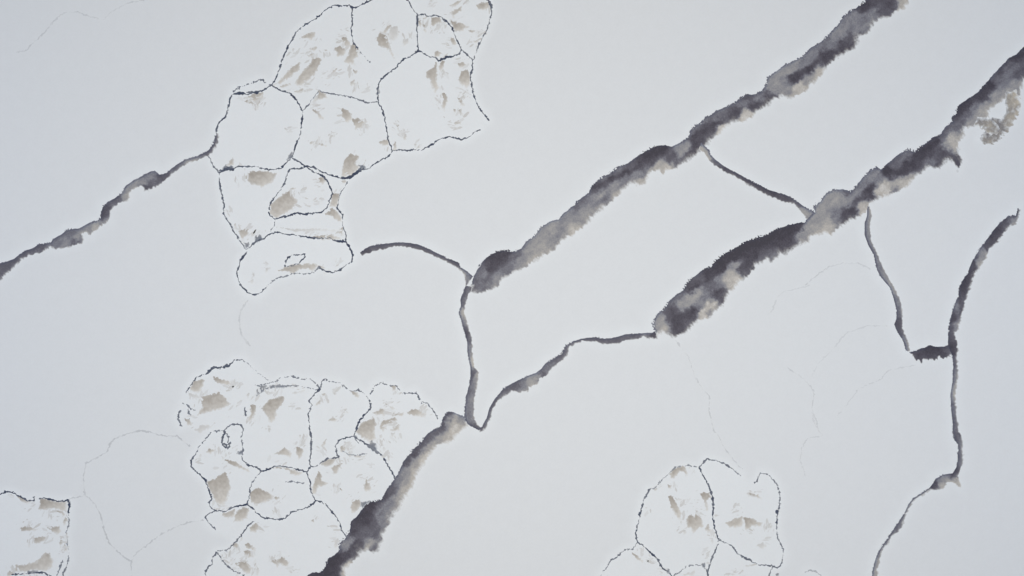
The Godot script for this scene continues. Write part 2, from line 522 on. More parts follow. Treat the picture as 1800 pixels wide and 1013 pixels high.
func vein_list() -> Array:
	if vein_cache:
		return vein_cache
	vein_cache = [
	["broad charcoal vein with pale grey clouds, from the middle up to the top edge", points([832,488, 842,468, 855,453, 872,442, 890,439, 902,443, 915,438, 925,425, 941,413, 950,400, 967,389, 982,385, 989,377, 1010,360, 1017,352, 1035,339, 1039,328, 1055,313, 1075,303, 1085,294, 1100,289, 1115,279, 1130,268, 1152,257, 1167,255, 1180,258, 1192,253, 1210,241, 1214,229, 1222,220, 1232,215, 1240,205, 1251,202, 1257,196, 1285,184, 1300,174, 1312,165, 1322,167, 1340,159, 1347,147, 1350,135, 1365,125, 1382,112, 1397,106, 1410,99, 1425,84, 1442,74, 1452,65, 1460,57, 1472,45, 1482,29, 1497,17, 1512,10, 1522,1, 1535,-15, 1590,-70, 1680,-150, 1735,-200]),
		points([826,513, 847,515, 872,506, 885,487, 900,480, 925,469, 950,453, 975,438, 985,426, 1010,410, 1030,395, 1050,375, 1067,360, 1085,345, 1100,328, 1115,322, 1124,329, 1135,320, 1142,303, 1160,298, 1166,305, 1171,297, 1187,298, 1200,287, 1215,280, 1232,264, 1240,255, 1250,246, 1262,236, 1272,226, 1290,213, 1305,215, 1322,206, 1330,194, 1347,189, 1352,186, 1362,172, 1375,170, 1389,173, 1400,169, 1415,160, 1435,142, 1445,131, 1455,117, 1475,100, 1502,86, 1508,77, 1510,66, 1525,58, 1532,48, 1545,33, 1565,31, 1572,18, 1587,18, 1596,6, 1600,-2, 1640,-60, 1720,-130, 1790,-200]),
		[862,470,.12, 850,497,.3, 845,485,.42, 875,490,.45, 888,455,.1, 905,452,.35, 852,477,.45, 870,452,.1, 895,470,.35, 915,458,.5, 930,450,.62, 950,430,.62, 970,402,.64, 975,420,.5, 990,402,.5, 1005,401,.72, 1015,385,.5, 1030,370,.55, 1025,352,.38, 1040,350,.5, 1057,340,.58, 1050,365,.45, 1065,347,.35,
		1050,328,.15, 1075,313,.1, 1095,304,.08, 1120,290,.1, 1140,275,.06, 1160,265,.06, 1150,280,.15, 1062,310,.42, 1088,298,.42, 1110,288,.3, 1080,330,.5, 1100,318,.42, 1120,308,.42, 1130,320,.62, 1085,340,.6, 1155,293,.68, 1175,292,.75, 1185,285,.3, 1195,266,.58, 1205,260,.6, 1180,277,.22, 1212,268,.15, 1225,258,.1,
		1225,240,.1, 1240,226,.12, 1218,228,.45, 1236,213,.45, 1260,218,.08, 1260,203,.4, 1290,202,.1, 1325,187,.1, 1347,175,.12, 1275,195,.4, 1305,180,.42, 1335,170,.42, 1310,171,.25, 1315,203,.8, 1272,228,.85,
		1355,145,.62, 1375,127,.62, 1365,157,.52, 1352,174,.12, 1400,135,.06, 1425,120,.04, 1455,97,.04, 1485,85,.08, 1502,72,.18, 1417,110,.5, 1395,117,.6, 1435,84,.48, 1457,80,.4, 1470,60,.55, 1485,42,.52, 1500,32,.48, 1510,47,.42, 1522,11,.1, 1540,3,.2, 1535,25,.42, 1557,20,.18, 1567,10,.12, 1584,10,.7, 1405,150,.75, 1422,141,.55, 1437,129,.72, 1382,160,.5, 1600,-60,.3, 1700,-140,.3], 1.0, 9.0, -36.0],
	["broadest charcoal vein with smoky beige pools, running to the right edge", points([1151,583, 1147,568, 1155,553, 1166,543, 1175,531, 1185,521, 1200,511, 1204,503, 1210,493, 1225,483, 1237,473, 1252,468, 1257,459, 1270,448, 1290,437, 1310,425, 1325,420, 1340,415, 1350,412, 1362,403, 1377,399, 1397,393, 1415,390, 1422,383, 1432,373, 1431,363, 1442,354, 1452,340, 1465,333, 1482,333, 1495,337, 1507,325, 1517,312, 1530,299, 1540,294, 1550,298, 1560,288, 1575,275, 1590,265, 1600,262, 1607,267, 1615,260, 1625,254, 1640,242, 1655,235, 1662,222, 1675,214, 1672,207, 1681,200, 1684,186, 1700,175, 1720,162, 1725,155, 1737,142, 1750,127, 1765,112, 1775,101, 1787,96, 1800,82, 1815,70, 1900,0, 2000,-80, 2110,-155]),
		points([1157,588, 1165,583, 1172,589, 1185,593, 1200,587, 1210,583, 1217,572, 1230,563, 1246,558, 1260,547, 1272,534, 1279,522, 1281,513, 1292,506, 1300,496, 1320,481, 1328,467, 1350,456, 1355,461, 1365,454, 1372,445, 1384,450, 1397,436, 1420,426, 1427,414, 1450,410, 1460,413, 1472,401, 1490,391, 1510,381, 1522,373, 1529,360, 1547,348, 1570,342, 1597,326, 1605,314, 1625,301, 1637,294, 1655,294, 1667,281, 1677,286, 1685,300, 1692,281, 1686,268, 1683,254, 1688,247, 1696,237, 1698,223, 1710,223, 1720,221, 1726,210, 1738,208, 1739,193, 1755,180, 1770,173, 1785,171, 1793,166, 1796,152, 1802,137, 1830,112, 1900,45, 2000,-40, 2110,-118]),
		[1160,563,.6, 1167,573,.7, 1155,575,.6, 1180,551,.2, 1187,568,.06, 1205,558,.08, 1222,548,.04, 1200,578,.08, 1210,569,.2, 1202,533,.62, 1215,526,.7, 1227,516,.66, 1182,528,.38, 1232,536,.42, 1237,523,.4, 1262,516,.06, 1267,526,.18, 1250,538,.8, 1237,551,.82, 1246,554,.4, 1220,507,.12,
		1215,498,.2, 1230,488,.28, 1245,478,.1, 1265,468,.04, 1287,453,.04, 1312,440,.04, 1325,450,.06, 1310,472,.1, 1313,483,.2, 1290,468,.55, 1282,485,.72, 1292,494,.78, 1262,493,.45, 1257,501,.35, 1250,486,.1, 1342,452,.25, 1345,428,.04,
		1365,423,.04, 1385,413,.06, 1400,403,.06, 1385,436,.1, 1375,428,.08, 1357,451,.32, 1410,413,.55, 1425,399,.62, 1435,383,.62, 1455,388,.64, 1450,403,.72, 1465,383,.4, 1455,358,.62, 1467,348,.68, 1480,345,.62, 1490,352,.55, 1487,338,.35, 1497,373,.06, 1490,380,.08, 1510,350,.2, 1505,338,.48, 1520,323,.48, 1535,310,.5, 1545,318,.5, 1532,335,.03, 1530,346,.06, 1522,358,.7, 1515,368,.74, 1553,330,.9, 1543,335,.75, 1560,303,.06, 1582,303,.05, 1575,288,.36, 1600,288,.05, 1594,272,.42, 1612,278,.1, 1632,270,.08, 1638,281,.35, 1657,268,.12, 1662,281,.1, 1680,274,.1, 1686,289,.1, 1667,257,.6, 1678,257,.72, 1575,323,.66, 1590,323,.74, 1571,338,.35, 1562,336,.82,
		1645,250,.12, 1662,235,.35, 1682,225,.35, 1682,238,.62, 1672,247,.78, 1685,200,.1, 1700,185,.08, 1695,207,.3, 1712,192,.46, 1730,170,.12, 1740,150,.08, 1751,140,.35, 1710,213,.52, 1730,195,.64, 1750,170,.56, 1765,150,.44, 1775,127,.38, 1760,118,.2, 1790,100,.12, 1785,117,.36, 1796,130,.18, 1785,153,.52, 1773,166,.68, 1798,90,.1, 1850,60,.3, 1950,-20,.3, 2060,-100,.3], 1.05, 9.0, -38.0],
	["broad smoky vein with a beige right side, leaving the lower edge", points([385,1215, 430,1150, 480,1090, 515,1045, 542,1011, 550,1007, 562,1007, 572,997, 576,982, 587,977, 596,967, 597,955, 607,945, 614,935, 617,917, 630,905, 637,895, 636,886, 650,882, 670,879, 677,865, 692,845, 702,827, 710,810, 722,795, 737,780, 752,762, 762,756, 774,750, 779,733, 789,723, 800,726, 817,733]),
		points([455,1215, 505,1150, 560,1075, 596,1035, 607,1013, 606,1002, 616,991, 633,973, 647,966, 657,975, 665,970, 671,953, 673,940, 681,926, 691,908, 701,895, 713,873, 726,853, 733,833, 741,821, 758,796, 773,780, 788,778, 798,773, 804,762, 815,754, 823,748]),
		[585,1010,.05, 590,990,.05, 610,975,.08, 625,960,.14, 605,957,.52, 615,950,.5, 635,940,.3, 625,930,.14, 645,915,.1, 650,895,.08, 662,930,.25, 655,945,.25, 650,957,.6, 659,970,.2, 665,955,.42, 670,902,.42, 675,920,.42, 687,885,.46, 675,872,.22, 690,860,.3, 700,875,.62, 710,860,.66, 700,842,.46, 715,830,.56, 725,837,.68, 715,810,.22, 730,797,.22, 732,812,.64, 745,805,.78, 742,782,.25, 760,770,.32, 757,785,.66, 775,770,.62, 792,768,.74, 785,731,.25, 777,746,.22, 797,738,.74, 800,751,.8, 785,746,.6, 812,741,.6, 770,757,.3, 609,1000,.75, 560,1060,.1, 500,1120,.2, 430,1200,.2], 1.0, 11.0, -53.0],
	["narrow lumpy grey vein reaching the left edge", points([-305,603, -180,545, -80,503, -30,480, 0,463, 12,460, 25,455, 30,450, 45,440, 57,437, 68,429, 78,428, 90,426, 93,420, 105,414, 115,406, 120,403, 137,402, 150,396, 160,390, 170,388, 176,383, 177,373, 181,363, 190,355, 205,346, 215,337, 220,328, 230,320, 245,312, 255,306, 265,301, 272,300, 280,307, 288,306, 300,297, 310,290, 325,280, 345,275, 355,270, 367,264, 374,253, 377,243, 380,234]),
		points([-305,626, -180,569, -80,526, -30,508, 0,493, 15,480, 25,468, 35,459, 50,449, 70,444, 87,436, 98,439, 118,435, 125,433, 142,428, 147,421, 144,411, 152,408, 158,414, 170,403, 180,396, 187,391, 193,385, 193,370, 200,362, 215,354, 227,352, 227,341, 235,331, 250,326, 253,336, 258,336, 275,328, 288,319, 298,310, 312,298, 330,287, 350,281, 365,275, 375,266, 383,251, 384,242, 382,234]),
		[-200,565,.3, -60,505,.3, 10,475,.3, 60,440,.28, 100,428,.4, 115,425,.52, 125,413,.42, 130,426,.28, 138,412,.55, 144,420,.38, 155,402,.5, 165,400,.68, 185,375,.18, 188,388,.45, 205,352,.28, 222,345,.62, 228,330,.58, 240,320,.6, 255,315,.48, 258,330,.12, 268,309,.48, 275,320,.28, 285,313,.22, 310,294,.38, 340,282,.52, 365,271,.32, 378,250,.32], 0.75, 3.5, -28.0],
	["thin arched grey vein left of the central junction", points([633,444, 642,437, 652,432, 665,430, 680,428, 700,426, 720,427, 735,430, 752,437, 770,446, 787,454, 800,459, 807,462, 810,470, 822,478, 831,486]),
		points([635,450, 645,446, 660,441, 675,438, 690,434, 705,433, 722,436, 740,440, 755,446, 772,455, 788,462, 797,467, 805,472, 815,482, 819,496, 818,506]),
		[640,444,.15, 665,435,.25, 700,430,.28, 740,436,.22, 775,452,.28, 800,463,.2, 812,475,.52, 822,487,.5, 825,500,.3], 0.5, 2.5, 12.0],
	["thin upright grey vein dropping from the central junction", points([818,503, 816,508, 809,527, 810,536, 806,551, 810,563, 816,583, 821,601, 822,623, 827,646, 827,661, 825,675, 819,698, 817,718, 816,733, 822,746, 832,752, 842,757]),
		points([832,504, 830,508, 824,516, 819,531, 816,548, 822,571, 829,593, 830,603, 831,626, 834,646, 842,656, 839,676, 834,701, 832,726, 837,743, 844,753, 847,756]),
		[822,515,.28, 815,533,.3, 812,550,.62, 816,567,.5, 821,582,.2, 826,598,.32, 826,615,.5, 828,635,.74, 830,655,.28, 838,660,.6, 832,685,.4, 826,710,.45, 826,735,.45, 838,750,.22], 0.5, 2.5, 80.0],
	["thin wavering grey vein joining the upright vein to the broadest vein", points([841,752, 847,750, 855,736, 860,718, 870,701, 885,683, 897,676, 912,668, 927,661, 942,656, 952,648, 960,638, 977,628, 987,621, 994,608, 1007,600, 1025,595, 1045,593, 1060,595, 1075,595, 1100,588, 1125,586, 1147,585, 1152,582]),
		points([844,760, 850,758, 860,742, 864,726, 872,708, 885,698, 900,688, 912,690, 927,688, 931,681, 945,676, 947,666, 960,662, 970,648, 980,640, 997,626, 1001,611, 1010,605, 1025,600, 1045,601, 1062,605, 1085,605, 1100,598, 1120,597, 1132,592, 1150,597, 1156,595]),
		[847,755,.28, 858,735,.35, 868,710,.28, 890,690,.32, 905,680,.28, 920,680,.45, 935,671,.64, 942,662,.58, 952,663,.22, 960,645,.4, 985,630,.28, 998,610,.34, 1040,597,.28, 1080,600,.28, 1110,592,.28, 1135,588,.45, 1150,590,.12], 0.65, 3.0, -30.0],
	["thin slanting grey vein bridging the two broad veins", points([1232,250, 1247,264, 1249,272, 1257,280, 1272,292, 1295,304, 1315,315, 1335,325, 1350,333, 1365,338, 1380,342, 1392,347, 1402,355, 1417,365, 1432,373, 1444,380]),
		points([1230,262, 1237,267, 1247,282, 1262,295, 1287,309, 1300,315, 1320,328, 1337,337, 1347,342, 1365,349, 1382,357, 1395,358, 1407,370, 1415,380, 1420,392, 1432,396]),
		[1238,257,.62, 1245,272,.66, 1258,287,.32, 1280,300,.16, 1320,322,.16, 1350,338,.12, 1380,350,.16, 1402,360,.3, 1416,370,.6, 1411,376,.6, 1424,383,.5, 1438,384,.62], 0.6, 2.8, 32.0],
	["thin smooth grey vein hanging below the broadest vein on the right", points([1525,363, 1524,380, 1520,393, 1520,413, 1526,430, 1536,448, 1541,473, 1547,485, 1562,503, 1565,507, 1572,528, 1576,546, 1576,561, 1572,570, 1577,583, 1586,596, 1591,608, 1592,617]),
		points([1529,363, 1533,380, 1529,398, 1532,423, 1541,443, 1550,465, 1560,485, 1572,505, 1581,523, 1585,538, 1587,556, 1586,573, 1590,586, 1597,598, 1599,613, 1600,618]),
		[1527,385,.5, 1524,405,.45, 1532,430,.4, 1545,465,.45, 1555,485,.5, 1570,510,.6, 1577,530,.42, 1582,550,.38, 1580,570,.2, 1583,582,.28, 1593,600,.5], 0.35, 2.0, 70.0],
	["short dark crumbly vein, the level bridge between two thin veins on the right", points([1600,620, 1615,614, 1625,612, 1632,607, 1650,610, 1662,609, 1670,607]),
		points([1602,623, 1611,634, 1620,637, 1625,631, 1645,633, 1652,629, 1664,631, 1673,622]),
		[1610,622,.15, 1620,628,.08, 1640,620,.06, 1655,620,.08, 1666,617,.25], 1.15, 2.5, 0.0],
	["long thin charcoal vein curving down the right side to the lower edge", points([1789,367, 1786,378, 1772,380, 1757,392, 1745,408, 1732,425, 1722,438, 1710,458, 1702,478, 1692,493, 1686,506, 1685,521, 1677,538, 1672,556, 1669,568, 1667,588, 1667,608, 1674,626, 1676,646, 1675,666, 1671,696, 1672,716, 1675,741, 1675,760, 1677,772, 1684,782, 1684,805, 1681,822, 1675,832, 1657,835, 1645,842, 1640,851, 1635,857, 1620,867, 1605,877, 1597,887, 1590,902, 1580,917, 1570,932, 1560,947, 1547,965, 1540,980, 1534,1002, 1533,1013, 1528,1060, 1505,1130, 1492,1215]),
		points([1793,369, 1792,380, 1786,394, 1775,398, 1765,411, 1755,426, 1740,436, 1736,448, 1730,461, 1720,474, 1712,488, 1707,505, 1699,521, 1696,536, 1690,556, 1686,578, 1678,584, 1682,601, 1684,616, 1682,631, 1684,646, 1684,666, 1680,691, 1681,718, 1684,741, 1685,757, 1690,762, 1692,782, 1694,807, 1691,822, 1683,837, 1690,857, 1685,856, 1675,847, 1666,848, 1660,860, 1644,862, 1637,861, 1622,872, 1607,881, 1600,890, 1591,907, 1589,920, 1580,934, 1570,942, 1562,957, 1550,970, 1545,990, 1542,1013, 1538,1060, 1516,1130, 1503,1215]),
		[1788,375,.22, 1785,391,.5, 1770,394,.2, 1750,415,.12, 1735,432,.18, 1729,450,.56, 1715,463,.16, 1722,464,.6, 1705,485,.12, 1695,505,.1, 1690,525,.18, 1682,540,.46, 1690,545,.18, 1678,565,.14, 1682,571,.52, 1673,590,.2, 1678,610,.1, 1680,635,.28, 1680,660,.45, 1676,690,.62, 1677,720,.4, 1680,745,.35, 1682,770,.28, 1688,790,.4, 1688,815,.35, 1680,832,.15, 1655,845,.5, 1643,850,.15, 1660,853,.66, 1682,848,.72, 1620,869,.55, 1600,885,.5, 1582,922,.38, 1565,940,.4, 1550,965,.5, 1540,1000,.62, 1510,1120,.5], 0.7, 4.0, 75.0],
	["pale brown smoke-like curl beside the broadest vein near the right edge", points([1768,162, 1767,185, 1769,197, 1760,210, 1744,206, 1737,222, 1722,243]),
		points([1786,160, 1795,184, 1788,203, 1778,224, 1762,237, 1748,252, 1728,253]),
		[1778,180,.68, 1780,195,.62, 1770,212,.66, 1752,222,.6, 1740,238,.5, 1732,244,.55, 1760,222,.45], 1.2, 4.0, 120.0],
	["faint pale brown smear bridging the curl and the broadest vein", points([1718,206, 1730,207, 1741,209, 1752,216, 1758,226]),
		points([1716,220, 1727,224, 1735,233, 1744,238, 1752,238]),
		[1724,214,.55, 1738,220,.62, 1750,228,.55], 1.22, 3.0, 35.0],
	]
	return vein_cache

func veins():
	var all := vein_list()
	for k in [0, 7, 1]:          # the slanting one runs over the first broad vein and under the second
		vein(all[k])
	for k in all.size():
		if not k in [0, 1, 7]:
			vein(all[k])

# ---------------------------------------------------------------- cracks

func crack(a: Array, radius := 1.25, strength := 1.0, gap := 0.0):
	cracks.append([points(a), radius, strength, gap])

func line_mesh(line: PackedVector2Array, radius: float, strength: float, gap: float, faint: bool):
	var g := grid_round(line, 9.0)
	g.up = near_line(g, g.up, line, 9.0)
	var dark := stone(Color8(66, 73, 90))
	var grey := stone(Color8(128, 132, 140))
	for j in g.h:
		for i in g.w:
			var o := j * g.w + i
			if g.up[o] >= 8.9:
				continue
			var x := g.x + i * G
			var y := g.y + j * G
			# wander: distance looked up at a displaced place
			var sx := clampf(i + 2.0 * mid.get_noise_2d(x * 1.6 + 40, y * 1.6) + 1.0 * fine.get_noise_2d(x * 0.8, y * 0.8 + 30), 0, g.w - 1)
			var sy := clampf(j + 2.0 * mid.get_noise_2d(x * 1.6, y * 1.6 + 80) + 1.0 * fine.get_noise_2d(x * 0.8 + 60, y * 0.8), 0, g.h - 1)
			var i0 := mini(int(sx), g.w - 2)
			var j0 := mini(int(sy), g.h - 2)
			var fx := sx - i0
			var fy := sy - j0
			var q := j0 * g.w + i0
			var d := lerpf(lerpf(g.up[q], g.up[q + 1], fx), lerpf(g.up[q + g.w], g.up[q + g.w + 1], fx), fy)
			var nb := broad.get_noise_2d(x * 1.7 + 900, y * 1.7)
			var nm := mid.get_noise_2d(x * 1.2 + 200, y * 1.2 + 200)
			var r := maxf((radius * 0.8 if not faint else radius) * (1.0 + 0.5 * nb + 0.3 * nm), 0.62) - gap * clampf(0.35 + nm * 1.8, 0.0, 1.2)
			if not faint:
				r *= 1.0 + 2.4 * clampf(broad.get_noise_2d(x * 2.3 + 50, y * 2.3 + 700) - 0.22, 0.0, 0.5)
			g.f[o] = r - d + grit.get_noise_2d(x * 1.3 + 90, y * 1.3) * (0.45 if faint else 0.45 + 2.2 * gap * clampf(0.5 + nb * 2.0, 0.0, 1.0))
			var k := clampf(0.25 - nb * 0.8 + 0.25 * fine.get_noise_2d(x + 77, y), 0.0, 0.8)
			var c := dark.lerp(grey, k)
			var base := slab_colour(x, y)
			if faint:
				c = base.lerp(stone(Color8(182, 184, 187)), strength * clampf(0.75 + nb, 0.2, 1.0))
			else:
				c = base.lerp(c, clampf(strength * 1.05 - 0.05, 0.0, 1.0))
			g.col[o] = c
	return mesh_of(g, 0.003)

func build_crack(c: Array):
	set_in("crack", line_mesh(c[0], c[1], c[2], c[3], false), 0.85, slab)

func list_cracks():
	# upper cluster
	crack([476,150, 482,144, 491,122, 496,105, 500,95, 507,80, 515,67, 521,56, 532,46, 549,37, 560,29, 570,19, 587,9, 600,11, 615,9, 620,15], 1.2)
	crack([619,15, 632,11, 642,5, 652,0, 668,-14, 700,-26, 716,0], 1.25)
	crack([619,15, 619,27, 619,40, 617,55, 620,72, 629,87], 1.2)
	crack([629,87, 635,94, 650,110], 1.2, 0.8, 0.8)
	crack([716,-2, 724,14, 734,26], 1.1)
	crack([717,-2, 745,-38, 800,-52, 848,-30, 859,0], 1.2)
	crack([734,26, 745,25, 752,29, 767,27, 775,30, 787,39, 796,52, 799,62, 811,85], 1.15)
	crack([734,26, 733,50, 734,72, 735,89], 1.3)
	crack([735,89, 745,94, 755,100, 764,101, 771,107, 782,101, 797,99, 807,95, 811,89], 1.7)
	crack([811,87, 822,97, 831,106], 1.3)
	crack([859,0, 864,11, 864,25, 860,37, 855,55, 847,69, 840,82, 835,97, 831,106], 1.25, 0.9, 0.3)
	crack([856,-4, 861,4, 864,14], 2.2)
	crack([831,106, 830,122, 827,135, 830,155, 834,172, 842,190, 859,211], 1.3)
	crack([735,89, 720,100, 709,104, 696,119, 682,129, 669,140, 663,155, 665,170, 664,179], 1.3)
	crack([476,150, 495,160, 510,164, 520,175, 532,195], 1.35)
	crack([532,195, 542,185, 552,170, 560,159, 575,164, 595,167, 620,171, 635,177, 647,181, 664,179], 1.05, 0.9)
	crack([664,179, 671,190, 676,207, 680,232, 684,250, 690,265], 1.25)
	crack([532,195, 530,217, 527,240, 521,252, 515,273, 512,278], 1.2)
	crack([476,150, 462,159, 450,164, 445,163, 435,166, 422,165, 407,167, 404,175, 401,190, 397,204, 386,215, 381,225, 380,234], 1.4)
	crack([436,162, 446,162, 456,161], 2.4)
	crack([411,166, 420,164, 427,165], 2.2)
	crack([409,164, 410,160, 416,156, 430,150, 450,143, 460,139, 465,144, 476,150], 1.5, 0.9, 0.9)
	crack([367,275, 375,293, 385,303], 1.1, 0.9)
	crack([385,303, 391,300, 400,295, 410,298, 415,293, 430,293, 450,293, 465,297, 477,299, 495,295, 505,284, 512,277], 1.4)
	crack([388,302, 395,298, 405,296, 410,298], 2.6)
	crack([512,277, 525,284, 536,292, 549,293, 562,300, 580,308, 600,313, 612,313, 622,305, 635,297, 646,298, 657,289, 675,279, 687,272, 690,265], 1.3)
	crack([602,313, 614,313, 622,307, 632,300], 2.3)
	crack([690,265, 700,264, 715,265, 727,263, 741,264, 750,259, 762,253, 772,245, 792,240, 812,246, 827,239, 835,231, 845,228], 1.2)
	crack([536,292, 545,299, 557,305, 567,309, 576,319, 581,330, 584,340, 579,353, 576,364, 565,373, 550,375, 535,377, 522,375, 505,380, 482,385, 474,378, 472,373], 1.35)
	crack([536,294, 525,297, 512,297, 505,304, 502,318, 492,335, 482,348, 475,357, 473,368], 1.1, 0.95)
	crack([611,319, 605,330, 597,343, 594,358, 592,365, 601,377, 602,393, 605,405, 609,415, 607,425], 1.2, 0.95)
	crack([607,425, 615,435, 620,450, 619,460, 605,468, 597,475, 585,479, 572,477, 560,470], 1.35)
	crack([560,470, 552,479, 535,482, 517,480, 507,485, 490,488], 1.2, 0.8, 0.4)
	crack([385,303, 386,325, 391,348, 394,360, 392,375, 400,388, 406,397, 412,408, 422,425, 432,438], 1.2)
	crack([432,440, 450,425, 462,420, 472,413, 487,408, 502,412, 522,414, 540,417, 557,419, 580,419, 590,424, 607,425], 1.35)
	crack([484,386, 481,398, 475,407], 1.0, 0.9)
	crack([435,443, 425,453, 420,465, 416,483, 422,500, 435,515, 445,518, 455,517, 465,508], 1.25)
	crack([465,508, 477,495, 490,488], 1.0, 0.7, 0.6)
	crack([535,447, 536,453, 525,463, 515,467, 501,468, 502,458, 512,449, 535,447], 1.1)
	# lower left cluster
	crack([327,690, 335,678, 346,663, 362,657, 374,645, 390,646, 402,643, 412,633, 426,633], 1.2, 1.0, 0.2)
	crack([366,656, 372,648, 388,646, 402,643], 2.1, 0.95, 0.5)
	crack([426,633, 440,643, 450,653, 462,662, 475,671], 0.8, 0.6, 0.2)
	crack([450,678, 465,676, 485,671, 492,665, 512,662, 532,667, 547,666, 560,680, 562,684], 1.3, 0.8, 0.6)
	crack([457,684, 490,680, 515,678, 537,681, 560,686], 1.2, 0.8, 0.5)
	crack([562,684, 565,672, 572,667, 580,671, 597,673, 607,681, 615,688, 630,686, 640,693, 649,703], 1.25, 0.85, 0.6)
	crack([562,684, 550,696, 543,706, 549,712, 542,726, 543,743, 545,758, 547,770, 547,792, 544,810, 546,820, 554,821], 1.35)
	crack([649,703, 651,691, 659,678, 670,673, 685,678, 697,678, 705,691, 720,692, 732,691, 740,706, 752,710, 762,723, 770,736], 1.5, 0.9, 0.8)
	crack([649,703, 652,718, 642,728, 630,743, 625,758, 622,767, 630,779], 1.4)
	crack([625,767, 610,769, 595,775, 590,785, 592,797, 596,804, 575,807, 562,815, 554,821], 1.4, 0.95, 0.2)
	crack([546,820, 539,830, 545,847, 546,865, 555,881], 1.3)
	crack([539,830, 525,826, 510,822, 495,820, 482,820, 470,826, 459,829, 450,821, 437,819, 425,807], 1.5)
	crack([555,881, 560,881, 572,887, 585,902, 597,917, 600,932, 609,944], 1.15)
	crack([555,881, 545,890, 530,896, 515,899, 502,910, 495,914, 475,912, 462,911, 450,901, 445,895, 434,887], 1.3)
	crack([434,887, 422,889, 410,892, 395,900, 375,897, 366,885, 372,877, 366,860, 361,845, 350,834, 336,821, 336,809], 1.4)
	crack([377,899, 365,904, 360,910, 367,920, 379,931], 1.15, 0.9)
	crack([434,887, 439,870, 440,855, 447,842, 459,829], 1.25, 0.9, 0.4)
	crack([445,917, 435,925, 427,937, 412,955, 400,967, 382,969, 374,980, 372,992, 362,1002, 361,1014, 370,1032], 1.4, 0.9, 0.4)
	crack([382,972, 395,992, 412,1005, 430,1012], 1.3, 0.85, 0.5)
	crack([319,749, 313,737, 314,727, 317,722], 2.0, 0.9, 0.7)
	crack([320,709, 328,712, 334,718, 342,722], 1.6, 0.85, 1.1)
	crack([333,716, 330,726, 336,731, 332,738], 1.5, 0.8, 1.0)
	crack([371,760, 362,772, 350,785, 345,797, 336,809], 1.2, 0.9, 0.5)
	crack([395,758, 392,768, 389,778, 393,785, 401,788], 1.9, 0.95, 0.5)
	crack([397,762, 402,771, 400,778, 405,784, 399,790], 1.6, 0.9, 0.8)
	crack([392,779, 399,783, 404,779], 1.7, 0.9, 0.6)
	crack([375,758, 395,757, 404,747, 415,746, 425,748, 427,757, 424,770, 427,787, 425,807], 1.6, 0.9, 0.5)
	crack([622,767, 637,777, 650,785, 660,792, 672,802, 680,815, 687,827, 694,840], 1.4)
	crack([648,784, 658,791, 664,796], 2.8, 0.8, 0.6)
	crack([501,847, 517,847, 534,850], 1.2, 0.85)
	crack([600,792, 612,799, 627,801, 645,797], 1.2, 0.7, 0.3)
	crack([430,716, 431,724, 431,731], 2.3, 0.9, 0.6)
	# lower right cluster
	crack([1055,1013, 1065,1000, 1075,985, 1087,977, 1100,966, 1112,966, 1121,954], 1.3, 0.85, 0.5)
	crack([1121,954, 1117,937, 1122,920, 1126,900, 1131,880, 1136,870, 1142,860], 1.3, 0.95, 0.2)
	crack([1134,876, 1137,870, 1142,861], 2.3, 0.9, 0.4)
	crack([1142,860, 1152,857, 1165,842, 1177,832, 1187,822, 1202,819, 1212,819, 1229,821], 1.2, 0.7, 0.6)
	crack([1229,821, 1235,816, 1242,807, 1260,810, 1275,816, 1290,827, 1302,836], 1.2, 0.85, 0.2)
	crack([1229,821, 1235,835, 1246,854, 1251,870, 1254,890, 1253,910, 1257,930, 1264,950], 1.4)
	crack([1251,868, 1254,885, 1254,898], 2.1)
	crack([1264,950, 1257,970, 1250,985, 1244,1004, 1246,1030], 1.3, 0.95)
	crack([1121,954, 1130,959, 1142,970, 1155,982, 1165,1000, 1175,1006, 1182,1013, 1176,1040], 1.35)
	crack([1182,1013, 1195,1006, 1207,995, 1225,994, 1235,994, 1244,1004], 1.3, 0.8, 0.6)
	crack([1264,950, 1275,954, 1287,960, 1297,974, 1312,982, 1335,994, 1350,994, 1360,996, 1367,999], 1.55, 0.9, 0.4)
	crack([1367,999, 1375,990, 1377,967, 1367,945, 1365,925, 1367,907, 1371,885, 1371,870, 1366,852, 1360,845, 1350,834, 1336,832, 1331,847, 1325,850], 1.2, 0.85, 0.3)
	crack([1366,900, 1366,910, 1366,918], 2.3, 1.0, 0.6)
	crack([1361,997, 1355,1002, 1352,1013, 1345,1040], 1.1, 0.85)
	crack([1416,1006, 1425,1002, 1435,1006, 1444,1013], 0.9, 0.5)
	# corner cluster
	crack([-60,900, -20,884, 0,870, 10,864, 22,866, 37,875, 50,881, 59,880, 58,874], 1.35)
	crack([69,877, 77,876, 95,880, 112,882, 120,879, 122,890, 120,902], 1.5)
	crack([120,902, 121,920, 116,940, 117,957, 121,972, 120,985, 116,997, 110,1012, 104,1030], 1.4, 0.8, 0.6)
	crack([110,985, 105,997, 100,1012], 1.5, 0.8, 0.6)
	crack([20,1010, 37,1010, 50,1008, 75,1007, 87,1012, 96,1022], 1.4)

